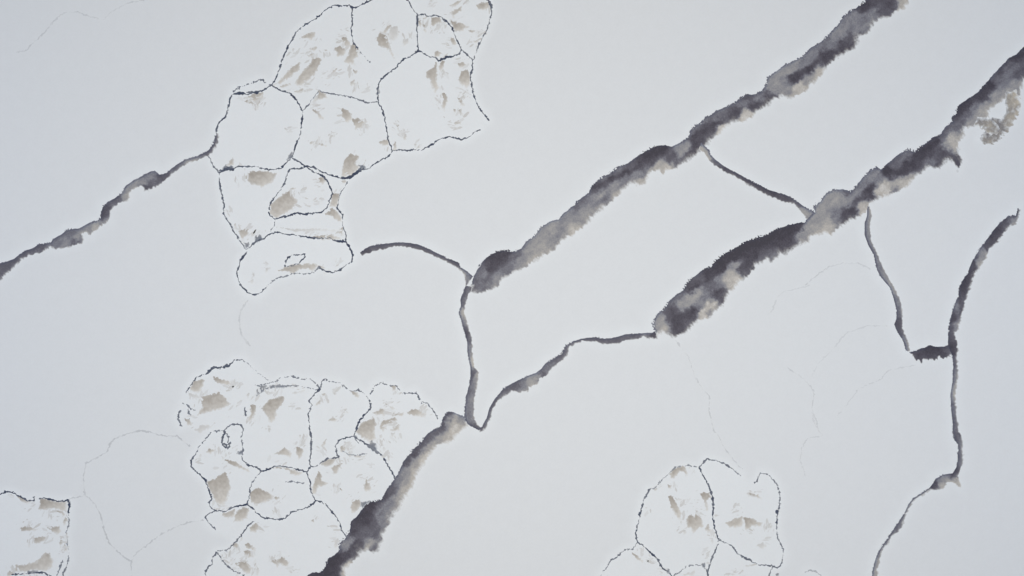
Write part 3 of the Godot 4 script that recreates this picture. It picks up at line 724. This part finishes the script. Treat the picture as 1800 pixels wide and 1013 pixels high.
func hairlines():
	var list := [
		[334,785, 310,766, 292,767, 262,760, 245,757, 230,761, 210,767, 195,777, 187,795, 170,805, 150,815, 147,835, 147,860, 150,870],
		[150,870, 135,875, 122,877],
		[150,870, 167,887, 177,907, 182,930, 192,955, 212,975, 230,987, 231,1013, 229,1040],
		[230,987, 240,972, 260,957, 282,940, 312,926, 330,919, 357,915],
		[1187,598, 1210,626, 1222,663, 1237,686, 1247,696, 1246,718, 1254,756, 1262,765, 1272,785, 1290,810, 1305,825],
		[25,92, 44,89, 75,60, 95,37, 112,22, 137,21, 160,30, 182,34, 197,20, 225,5, 250,1, 290,-10],
		[435,528, 425,543, 420,556, 422,581, 427,593, 439,608],
		[1417,500, 1437,483, 1457,469, 1482,463, 1510,463, 1530,473],
		[1560,573, 1525,573, 1487,586, 1465,613, 1437,641, 1427,661],
		[1385,648, 1407,661, 1425,678, 1432,693, 1427,718, 1437,746],
		[1610,642, 1562,651, 1547,668, 1510,683, 1495,703, 1472,731],
		[1446,767, 1420,770, 1410,787, 1407,810, 1416,837],
		[1349,553, 1357,548, 1366,524, 1377,513, 1400,508, 1424,502],
		[1427,718, 1430,740, 1437,752, 1446,767],
	]
	var how := [[1.3, 0.8], [1.1, 0.65], [1.3, 0.8], [1.2, 0.7], [1.0, 0.6], [1.2, 0.6], [1.6, 0.6], [1.3, 0.6], [1.1, 0.4], [1.2, 0.55], [1.0, 0.5], [1.1, 0.5], [1.2, 0.45], [1.0, 0.4]]
	for i in list.size():
		var line := points(list[i])
		set_in("hairline_crack", line_mesh(line, how[i][0], how[i][1], 0.55, true), 0.85, slab, "faint pale grey hairline in the plain white stone")

# ---------------------------------------------------------------- the crackled patches

func cell(a: Array):
	cells.append([points(a), null])

func list_cells():
	cell([478,150, 491,122, 500,95, 515,67, 532,46, 560,29, 587,9, 615,9, 618,27, 616,55, 619,72, 640,100, 667,140, 661,155, 663,178, 635,176, 595,166, 560,158, 545,182, 532,194, 520,174, 505,162])
	cell([620,15, 652,0, 668,-14, 700,-26, 715,0, 733,27, 733,88, 709,103, 682,128, 669,138, 641,100, 621,72, 618,50, 620,30])
	cell([735,27, 752,30, 775,31, 795,53, 810,87, 797,98, 771,106, 745,93, 736,88, 735,50])
	cell([717,-2, 745,-38, 800,-52, 848,-30, 859,0, 863,20, 855,54, 840,81, 831,105, 812,87, 798,52, 776,29, 736,25])
	cell([736,90, 771,108, 797,100, 812,90, 830,107, 827,135, 833,172, 858,211, 845,227, 812,245, 792,239, 762,252, 741,263, 700,263, 691,264, 681,232, 666,180, 664,155, 671,140, 709,105])
	cell([476,152, 510,165, 531,196, 526,240, 511,277, 495,294, 465,296, 415,292, 387,301, 369,274, 382,240, 382,225, 398,204, 405,176, 422,166, 450,165])
	cell([534,196, 561,160, 595,168, 647,182, 663,180, 675,207, 688,264, 657,288, 622,304, 600,312, 562,299, 536,291, 514,278, 529,240])
	cell([387,304, 415,294, 477,300, 512,279, 534,292, 511,297, 502,318, 481,348, 472,365, 480,387, 478,402, 462,418, 436,437, 413,408, 393,375, 392,348])
	cell([525,298, 545,300, 575,319, 583,340, 575,364, 535,376, 482,384, 474,372, 476,357, 503,318, 507,304])
	cell([541,295, 600,314, 610,318, 596,343, 592,362, 600,377, 605,410, 590,423, 540,416, 487,407, 476,406, 485,388, 535,378, 577,366, 586,340, 577,318])
	cell([435,441, 462,421, 487,409, 540,418, 606,427, 619,450, 604,467, 585,478, 552,478, 507,484, 477,494, 455,516, 436,514, 418,485, 422,463])
	cell([328,690, 347,664, 374,647, 426,635, 461,662, 451,680, 446,700, 429,716, 429,740, 415,745, 375,756, 345,760, 323,748, 315,730])
	cell([453,680, 485,672, 547,668, 560,684, 542,706, 541,740, 545,800, 539,828, 510,821, 482,819, 459,827, 429,806, 426,770, 429,745, 433,715])
	cell([564,685, 572,669, 607,682, 648,704, 650,718, 625,757, 621,765, 592,776, 591,800, 562,813, 548,819, 548,770, 544,740, 545,707])
	cell([651,703, 660,679, 697,679, 739,707, 769,739, 774,750, 752,761, 720,796, 694,837, 673,801, 641,777, 627,765, 631,743, 653,719])
	cell([625,768, 660,794, 680,817, 692,842, 670,877, 638,883, 636,895, 614,932, 608,941, 598,917, 561,880, 547,864, 541,830, 563,816, 597,805, 592,785, 600,773])
	cell([461,830, 495,822, 537,831, 544,850, 553,880, 530,894, 495,912, 462,909, 437,887, 441,856, 448,842])
	cell([346,797, 373,760, 400,757, 423,760, 425,807, 457,829, 439,855, 437,872, 432,885, 395,898, 376,895, 368,880, 363,845, 338,815])
	cell([377,900, 410,894, 434,889, 460,911, 444,917, 426,937, 411,954, 395,945, 380,930, 363,912])
	cell([447,918, 495,916, 530,898, 556,883, 584,902, 607,944, 594,966, 574,982, 561,1005, 541,1009, 526,1030, 440,1050, 371,1031, 363,1002, 383,970, 413,955])
	cell([1123,953, 1119,937, 1132,880, 1143,861, 1177,833, 1212,821, 1228,822, 1245,854, 1253,890, 1256,930, 1262,950, 1243,1002, 1225,993, 1183,1011, 1156,981])
	cell([1231,821, 1242,809, 1275,817, 1302,837, 1325,851, 1337,833, 1359,846, 1370,870, 1365,925, 1376,967, 1366,997, 1335,992, 1287,958, 1265,948, 1258,925, 1255,880])
	cell([1057,1012, 1087,978, 1120,956, 1155,984, 1181,1014, 1170,1050, 1080,1060])
	cell([1264,952, 1287,962, 1335,996, 1365,1000, 1351,1014, 1340,1050, 1250,1050, 1184,1015, 1225,996, 1244,1006])
	cell([-60,902, 0,872, 22,868, 50,882, 95,882, 120,883, 119,905, 118,950, 118,990, 106,1014, 60,1040, -40,1030])

func build_cells():
	for c in cells:
		var poly: PackedVector2Array = c[0]
		var tri := Geometry2D.triangulate_polygon(poly)
		var st := SurfaceTool.new()
		st.begin(Mesh.PRIMITIVE_TRIANGLES)
		for k in range(0, tri.size(), 3):
			var a := poly[tri[k]]
			var b := poly[tri[k + 1]]
			var d := poly[tri[k + 2]]
			var order := [a, b, d] if (b - a).cross(d - a) > 0.0 else [a, d, b]
			for p in order:
				st.set_normal(Vector3.UP)
				st.set_uv(slab_uv(place(p)))
				st.add_vertex(place(p))
		for k in poly.size():
			var a := place(poly[k])
			var b := place(poly[(k + 1) % poly.size()])
			var down := Vector3(0, -0.004, 0)
			var nrm := (b - a).cross(Vector3.UP).normalized()
			for v in [a, b, b + down, a, b + down, a + down]:
				st.set_normal(nrm)
				st.set_uv(slab_uv(v))
				st.add_vertex(v)
		var o := MeshInstance3D.new()
		o.name = "crackled_cell"
		o.mesh = st.commit()
		o.material_override = slab_mat
		slab.add_child(o, true)
		o.position.y = TOP + (0.05 + cells.find(c) * 0.002) / 1000.0
		c[1] = o

# flecks: outlines in quarter millimetres from a corner (ox, oy); kind 0 beige, 1 slate, 2 faint beige
func fleck(ox: float, oy: float, a: Array, kind := 0):
	var poly := points(a, ox, oy, 0.25)
	var mid_pt := Vector2.ZERO
	var lo := poly[0]
	var hi := poly[0]
	for p in poly:
		mid_pt += p
		lo = lo.min(p)
		hi = hi.max(p)
	mid_pt /= poly.size()
	var parent: Node3D = slab
	var best := 1e9
	for c in cells:
		var cp: PackedVector2Array = c[0]
		var d := 1e9
		if Geometry2D.is_point_in_polygon(mid_pt, cp):
			d = 0.0
		else:
			for k in cp.size():
				d = minf(d, mid_pt.distance_to(Geometry2D.get_closest_point_to_segment(mid_pt, cp[k], cp[(k + 1) % cp.size()])))
		if d < best:
			best = d
			parent = c[1]
	var g := grid_round(poly, 6.0)
	var ring := poly.duplicate()
	ring.append(poly[0])
	var dist := near_line(g, PackedFloat32Array(), ring, 30.0)
	var inn := inside_rows(g, poly)
	var dark := stone(Color8(160, 153, 145))
	var light := stone(Color8(205, 201, 195))
	var size := maxf(4.0, hi.y - lo.y + 0.4 * (hi.x - lo.x))
	for j in g.h:
		for i in g.w:
			var o := j * g.w + i
			if dist[o] > 7.0 and inn[o] == 0:
				continue
			var x := g.x + i * G
			var y := g.y + j * G
			var nf := fine.get_noise_2d(x + 300, y)
			var nm := mid.get_noise_2d(x * 1.3, y * 1.3 + 700)
			var u := clampf(((y - lo.y) + 0.4 * (x - lo.x)) / size, 0.0, 1.0)
			var f := (dist[o] if inn[o] == 1 else -dist[o]) + grit.get_noise_2d(x + 300, y) * 2.2 + nm * 1.6 + 0.2 + u * 3.0 * streak.get_noise_2d((x * 0.6 - y * 0.8) * 1.0, (x * 0.8 + y * 0.6) * 2.4)
			g.f[o] = f
			var c := dark.lerp(light, clampf(u * 1.25 - 0.12 + nm * 0.3 + 0.12 * grit.get_noise_2d(x * 0.7, y * 0.7), 0.0, 1.0))
			if kind == 1:
				c = stone(Color8(150, 150, 152)).lerp(stone(Color8(104, 112, 126)), clampf(u + nm * 0.6, 0.0, 1.0))
			var base := slab_colour(x, y)
			if kind == 2:
				c = c.lerp(base, 0.5)
			var edge := clampf(1.0 - maxf(f, 0.0) / lerpf(0.9, 4.5, u), 0.0, 1.0)
			c = c.lerp(base, edge * lerpf(0.25, 0.95, u))
			g.col[o] = c
	set_in("fleck", mesh_of(g, 0.002), 0.25, parent)
	if parent != slab:
		seeds.append([parent, mid_pt, hi - lo])

var seeds: Array = []

# crumbs of the same beige round the flecks of one cell, far too small and many to tell apart
func speckling():
	var rng := RandomNumberGenerator.new()
	rng.seed = 4242
	for c in cells:
		var poly: PackedVector2Array = c[0]
		var st := SurfaceTool.new()
		st.begin(Mesh.PRIMITIVE_TRIANGLES)
		var n := 0
		for s in seeds:
			if s[0] != c[1]:
				continue
			var turn0 := rng.randf() * TAU
			var lean := -0.9 + rng.randfn(0.0, 0.7)
			for k in rng.randi_range(6, 13):
				var away := Vector2.from_angle(turn0 + rng.randfn(0.0, 0.6)) * rng.randf_range(0.6, 1.5)
				var at: Vector2 = s[1] + away * (s[2] * 0.5 + Vector2(5, 5))
				var r := rng.randf_range(0.5, 1.6) if rng.randf() < 0.7 else rng.randf_range(1.6, 3.6)
				if not Geometry2D.is_point_in_polygon(at, poly):
					continue
				var tint := slab_colour(at.x, at.y).lerp(stone(Color8(172, 165, 157)), rng.randf_range(0.1, 0.5))
				var ring := PackedVector2Array()
				var a0 := lean + rng.randfn(0.0, 0.25)
				for q in 7:
					var a := q * TAU / 7.0
					ring.append(at + Vector2(cos(a) * r * rng.randf_range(1.1, 3.2), sin(a) * r * rng.randf_range(0.4, 1.0)).rotated(a0))
				for q in 7:
					for p in [at, ring[q], ring[(q + 1) % 7]]:
						st.set_color(tint)
						st.set_normal(Vector3.UP)
						st.add_vertex(place(p, n * 0.0000015))
				n += 1
		if n:
			var o := set_in("speckling", st.commit(), 0.1, c[1])
			o.set_meta("kind", "stuff")

func flecks():
	var ox := 450.0
	var oy := 0.0
	for a in [[310,270, 370,230, 415,228, 418,260, 385,282, 340,265], [385,345, 430,322, 428,345, 395,358], [360,390, 405,375, 400,395, 370,402], [480,352, 515,350, 505,362], [120,600, 190,540, 240,480, 310,435, 300,490, 240,545, 170,590], [270,590, 300,530, 390,440, 400,410, 460,410, 450,450, 420,510, 380,560, 310,605], [170,610, 240,585, 245,600, 200,615], [270,645, 330,622, 335,645, 290,655], [600,260, 630,252, 662,310, 655,345, 620,320], [555,340, 590,322, 632,345, 620,390, 580,405], [660,340, 680,300, 720,350, 715,400, 690,420, 710,465, 680,455, 615,430, 645,390], [535,500, 570,480, 560,510, 540,515], [680,490, 710,500, 700,530], [655,580, 690,560, 690,590, 670,605]]:
		fleck(ox, oy, a)
	for a in [[850,270, 870,230, 920,245, 930,290, 980,420, 965,415, 935,345, 860,320], [895,225, 920,185, 955,170, 930,215, 905,240], [1160,130, 1200,120, 1180,140], [1145,150, 1160,145, 1160,195, 1148,180], [1175,170, 1190,175, 1195,225, 1180,215], [1230,125, 1290,120, 1310,160, 1270,165, 1240,195, 1228,170], [1250,370, 1280,355, 1300,375, 1290,400, 1255,405], [1365,260, 1390,270, 1415,310, 1400,325, 1370,300], [1370,150, 1450,165, 1500,190, 1450,215, 1400,230, 1390,200], [1495,215, 1550,215, 1520,232], [1370,90, 1445,45, 1440,75, 1385,125], [1360,40, 1410,10, 1445,0, 1440,20, 1380,50], [1550,40, 1590,15, 1640,20, 1655,55, 1600,70, 1560,65], [1530,290, 1590,265, 1580,280, 1545,300], [1590,235, 1625,210, 1615,245]]:
		fleck(ox, oy, a)
	for a in [[1195,510, 1250,470, 1265,440, 1275,520, 1270,570, 1285,620, 1265,655, 1240,630, 1225,560, 1200,540], [1285,480, 1300,430, 1330,430, 1320,470, 1295,500], [1415,440, 1460,440, 1480,460, 1430,475], [1420,560, 1445,500, 1490,490, 1510,540, 1510,605, 1470,615, 1440,590], [1415,690, 1445,690, 1470,750, 1440,740], [1305,660, 1325,650, 1345,680, 1340,740, 1325,780, 1300,745, 1320,700], [1390,860, 1450,845, 1440,875, 1410,880], [1425,770, 1445,770, 1450,810, 1430,810], [1385,770, 1405,765, 1405,800], [1030,955, 1055,945, 1055,985, 1040,985], [990,880, 1005,880, 1000,930], [865,1000, 900,980, 935,985, 940,1025, 890,1025], [410,710, 440,640, 490,660, 500,690, 450,700], [390,765, 440,785, 480,840, 450,840, 420,800], [600,765, 640,775, 675,800, 675,840, 640,865, 605,820], [675,840, 720,830, 760,860, 750,905, 700,910], [365,990, 400,1000, 390,1020], [420,1010, 470,1012, 500,1030, 460,1025], [0,660, 50,650, 40,680, 0,690], [0,720, 25,705, 15,750, 0,760]]:
		fleck(ox, oy, a)
	for a in [[930,280, 950,190, 990,180, 1000,240, 970,300], [1030,280, 1070,270, 1080,310, 1040,320], [1220,0, 1250,0, 1240,20, 1225,18], [750,870, 800,880, 790,915, 755,905], [490,555, 535,530, 520,555], [360,590, 410,545, 400,580, 370,600], [200,905, 235,905, 215,920], [1000,940, 1020,935, 1015,955], [1265,170, 1300,180, 1290,220, 1270,200], [780,590, 790,605, 780,612], [530,925, 570,930, 540,940], [250,345, 275,340, 260,365]]:
		fleck(ox, oy, a, 2)
	fleck(ox, oy, [850,630, 865,600, 870,650, 858,700, 848,670], 1)
	fleck(0, 0, [1745,680, 1790,655, 1850,655, 1850,690, 1790,720])
	fleck(0, 0, [1720,710, 1760,705, 1800,740, 1830,750, 1800,770, 1760,730])
	oy = 253.0
	for a in [[-75,235, -40,195, 70,190, 145,210, 110,280, 40,305, 0,290, -40,285], [100,430, 170,370, 235,325, 260,370, 295,405, 260,460, 200,490, 140,530, 95,490], [240,320, 280,305, 270,325], [440,240, 470,230, 490,265, 470,290, 445,265], [600,220, 615,120, 655,70, 725,82, 700,140, 730,165, 680,220, 620,235], [600,260, 640,250, 625,280, 600,280], [535,350, 590,350, 580,420, 560,450, 515,440, 530,390], [480,495, 540,450, 600,510, 610,560, 570,545, 530,510], [570,610, 610,590, 615,640, 600,650], [400,655, 470,640, 540,640, 600,665, 540,680, 440,670], [160,890, 250,850, 400,840, 440,860, 400,900, 360,880, 300,880, 270,920, 230,900], [440,860, 490,870, 480,885], [965,0, 985,-10, 985,40, 970,45]]:
		fleck(ox, oy, a)
	for a in [[450,385, 480,370, 485,400, 455,410], [150,585, 260,600, 400,595, 560,605, 620,610, 560,618, 440,612, 280,620], [60,870, 100,875, 70,900], [1110,0, 1130,0, 1120,35], [325,290, 335,295, 330,315], [545,820, 565,825, 555,835]]:
		fleck(ox, oy, a, 2)
	fleck(ox, oy, [640,225, 680,175, 720,148, 770,150, 770,175, 690,215], 1)
	fleck(ox, oy, [-10,650, 20,635, 55,665, 20,690, -10,695], 1)
	fleck(ox, oy, [215,110, 240,65, 262,60, 250,95, 225,125], 1)
	fleck(ox, oy, [490,655, 530,660, 540,672, 500,668], 1)
	fleck(0, 253, [1550,195, 1580,150, 1630,135, 1645,170, 1640,185, 1600,175], 1)
	for a in [[1590,150, 1635,100, 1650,150, 1600,160], [1680,610, 1750,590, 1740,640, 1700,680, 1690,650]]:
		fleck(0, 253, a)
	fleck(0, 253, [1720,700, 1750,690, 1760,730, 1725,735], 1)
	for a in [[1600,490, 1615,500, 1625,525, 1610,512], [1645,570, 1655,565, 1660,605, 1650,605], [1740,970, 1780,950, 1775,985], [1760,625, 1800,600, 1790,650, 1765,660]]:
		fleck(0, 253, a, 2)
	# lower left cluster
	for a in [[1335,710, 1360,660, 1430,640, 1430,690, 1400,740, 1350,730], [1500,625, 1600,655, 1640,680, 1600,690, 1530,670, 1505,650], [1380,900, 1420,840, 1410,770, 1490,750, 1540,735, 1590,780, 1620,820, 1560,850, 1480,870], [1295,920, 1330,930, 1355,970, 1320,965], [1755,820, 1800,830, 1790,900, 1745,950, 1740,930, 1765,880]]:
		fleck(0, 506, a)
	for a in [[1370,1000, 1420,960, 1480,970, 1520,945, 1480,985, 1400,1020], [1320,740, 1400,760, 1420,790, 1350,775], [1735,750, 1750,745, 1745,790], [1600,700, 1650,690, 1620,730]]:
		fleck(0, 506, a, 2)
	for a in [[35,850, 90,790, 200,760, 190,810, 140,870, 140,930, 90,955, 85,910], [410,830, 440,795, 465,790, 450,820], [465,745, 490,740, 490,760, 475,765], [510,935, 540,910, 570,930, 560,940], [660,730, 710,735, 730,775, 690,760], [700,1012, 745,950, 830,920, 845,960, 830,1020, 850,1060, 800,1090, 740,1050], [870,990, 880,940, 980,910, 990,930, 920,970, 890,1010], [900,810, 990,855, 960,860], [820,880, 880,850, 930,870, 900,900, 840,890], [1060,885, 1100,850, 1150,860, 1200,890, 1190,910, 1100,900], [940,880, 1040,880, 1030,905, 960,900], [940,1005, 1000,960, 1010,1000, 980,1012], [950,690, 990,690, 985,720, 960,725]]:
		fleck(450, 506, a)
	for a in [[60,730, 140,735, 120,750, 70,750], [625,860, 660,890, 645,880], [1195,820, 1215,860, 1200,870], [80,970, 110,975, 90,985], [230,850, 260,845, 250,860], [250,740, 340,720, 300,745], [550,745, 565,745, 560,758]]:
		fleck(450, 506, a, 2)
	fleck(450, 506, [0,720, 30,690, 70,685, 60,720, 20,760, 0,770], 1)
	fleck(450, 506, [70,690, 160,682, 250,690, 190,708, 100,702], 1)
	for a in [[1450,350, 1510,330, 1580,275, 1610,330, 1620,400, 1600,480, 1560,520, 1510,490, 1480,420], [1580,195, 1650,205, 1740,260, 1760,285, 1690,255, 1620,230], [1450,140, 1470,115, 1510,130, 1480,150], [1560,575, 1650,540, 1650,590, 1600,610], [1640,630, 1660,560, 1710,525, 1750,540, 1740,610, 1690,625], [1630,790, 1660,770, 1680,800, 1660,830], [1720,790, 1750,780, 1800,820, 1790,840, 1740,815], [1715,840, 1760,830, 1785,880, 1740,880], [1655,925, 1720,900, 1770,960, 1760,1000, 1720,990]]:
		fleck(0, 760, a)
	for a in [[1400,180, 1410,150, 1420,165], [1510,500, 1580,510, 1600,530, 1540,530], [1600,920, 1640,880, 1625,910], [1550,165, 1580,180, 1570,195], [1685,770, 1700,740, 1705,760]]:
		fleck(0, 760, a, 2)
	fleck(0, 760, [1650,150, 1700,125, 1710,160, 1680,160], 1)
	fleck(0, 760, [1755,670, 1800,640, 1830,670, 1800,705, 1760,695])
	fleck(0, 760, [1575,830, 1605,820, 1590,845], 1)
	for a in [[130,155, 200,105, 250,150, 240,180, 180,160], [280,105, 330,115, 325,160, 300,195, 285,150], [455,100, 490,50, 490,80, 465,105], [450,220, 500,190, 570,180, 540,225, 500,250], [530,250, 570,225, 620,210, 580,250, 570,290, 545,295], [120,250, 200,250, 260,262, 340,285, 290,310, 240,295, 230,265], [390,440, 400,370, 440,275, 460,300, 460,340, 505,360, 470,385, 440,380, 420,430], [-50,430, 0,395, 60,405, 110,440, 130,470, 70,490, 0,515, -35,490, -42,450], [125,460, 165,455, 170,470, 140,480], [525,405, 545,405, 540,418], [590,400, 610,405, 605,420], [755,390, 775,335, 800,370, 815,405, 770,420], [665,530, 680,490, 720,470, 740,510, 710,560, 670,570], [390,620, 405,615, 410,640], [500,660, 545,655, 540,672], [105,900, 140,895, 165,940, 150,950], [140,910, 180,875, 235,915, 220,955, 180,935], [590,110, 620,90, 640,130, 600,140], [650,160, 710,165, 775,165, 760,180, 700,175]]:
		fleck(450, 760, a)
	for a in [[300,20, 320,20, 310,50], [755,325, 800,305, 790,320, 765,335], [110,545, 130,560, 125,580], [0,940, 20,960, 15,1012, 0,1012], [260,965, 310,960, 305,975], [930,165, 940,200, 930,215], [850,60, 880,0, 885,40], [890,90, 910,120, 895,140], [550,770, 585,740, 575,800, 555,820], [620,70, 660,65, 670,90, 640,85], [945,5, 985,0, 960,40], [820,225, 835,220, 830,235]]:
		fleck(450, 760, a, 2)
	fleck(450, 760, [720,500, 760,488, 800,480, 785,505, 755,528, 735,525], 1)
	fleck(450, 760, [790,90, 810,60, 850,85, 850,130, 820,130], 1)
	# corner cluster
	for a in [[120,450, 160,465, 220,490, 190,505, 150,490], [270,545, 285,465, 380,485, 470,490, 470,560, 440,560, 380,540], [380,545, 440,560, 470,600, 440,580], [145,640, 190,612, 180,630], [140,700, 155,668, 210,668, 275,688, 200,695], [335,670, 415,660, 425,700, 395,725, 370,700], [235,780, 240,740, 325,730, 315,760, 270,785], [415,790, 430,740, 440,780, 425,820], [440,820, 455,790, 475,830, 450,840], [450,740, 470,705, 475,730], [100,980, 110,935, 180,930, 250,915, 310,850, 350,850, 370,910, 370,950, 320,980, 250,970, 180,985], [40,1000, 70,970, 95,985, 80,1012, 50,1012], [440,620, 470,590, 475,620, 450,650]]:
		fleck(0, 760, a)
	fleck(0, 760, [200,760, 210,755, 210,810, 200,810], 2)
	fleck(0, 760, [80,440, 100,450, 95,465], 2)
	fleck(0, 760, [470,480, 490,480, 490,525, 478,515], 1)
	fleck(0, 760, [180,985, 230,970, 270,980, 300,985, 200,1000], 1)
	# lower right cluster
	for a in [[1110,300, 1130,255, 1210,240, 1235,285, 1240,310, 1180,270, 1140,330, 1120,320], [1095,370, 1125,375, 1120,395, 1100,395], [985,400, 1025,395, 1020,415, 995,410], [1100,450, 1130,450, 1190,570, 1195,630, 1160,600, 1120,530], [1230,610, 1260,570, 1280,600, 1300,550, 1340,630, 1350,660, 1300,690, 1270,720, 1260,670, 1230,670], [1315,430, 1385,425, 1400,460, 1370,480, 1380,560, 1365,540, 1345,470], [1360,680, 1385,640, 1400,700, 1380,710], [1500,640, 1560,610, 1620,590, 1625,670, 1530,670], [1630,600, 1680,605, 1760,640, 1755,665, 1690,655, 1680,680, 1640,680, 1635,640], [1675,435, 1730,440, 1755,470, 1720,460], [840,845, 880,865, 920,900, 920,920, 880,895]]:
		fleck(900, 760, a)
	for a in [[1145,465, 1200,465, 1195,480, 1160,480], [1195,690, 1220,690, 1240,715, 1210,715], [930,540, 960,520, 945,545], [1400,740, 1420,770, 1410,790], [1420,580, 1465,580, 1430,605], [1760,650, 1800,670, 1790,700], [1720,800, 1760,770, 1790,800, 1760,825], [1590,510, 1640,545, 1610,530], [940,890, 965,905, 950,910], [1330,855, 1355,855, 1345,880], [1640,940, 1675,930, 1665,955], [1200,1005, 1230,990, 1290,975, 1280,1012], [1485,1005, 1540,990, 1600,1010], [1805,665, 1830,655, 1820,685]]:
		fleck(900, 760, a, 2)
	fleck(900, 760, [1330,920, 1355,920, 1355,960, 1335,945], 1)
	fleck(900, 760, [1080,970, 1100,960, 1125,995, 1095,990], 1)
	fleck(1350, 760, [55,1000, 75,995, 78,1012, 60,1014], 1)
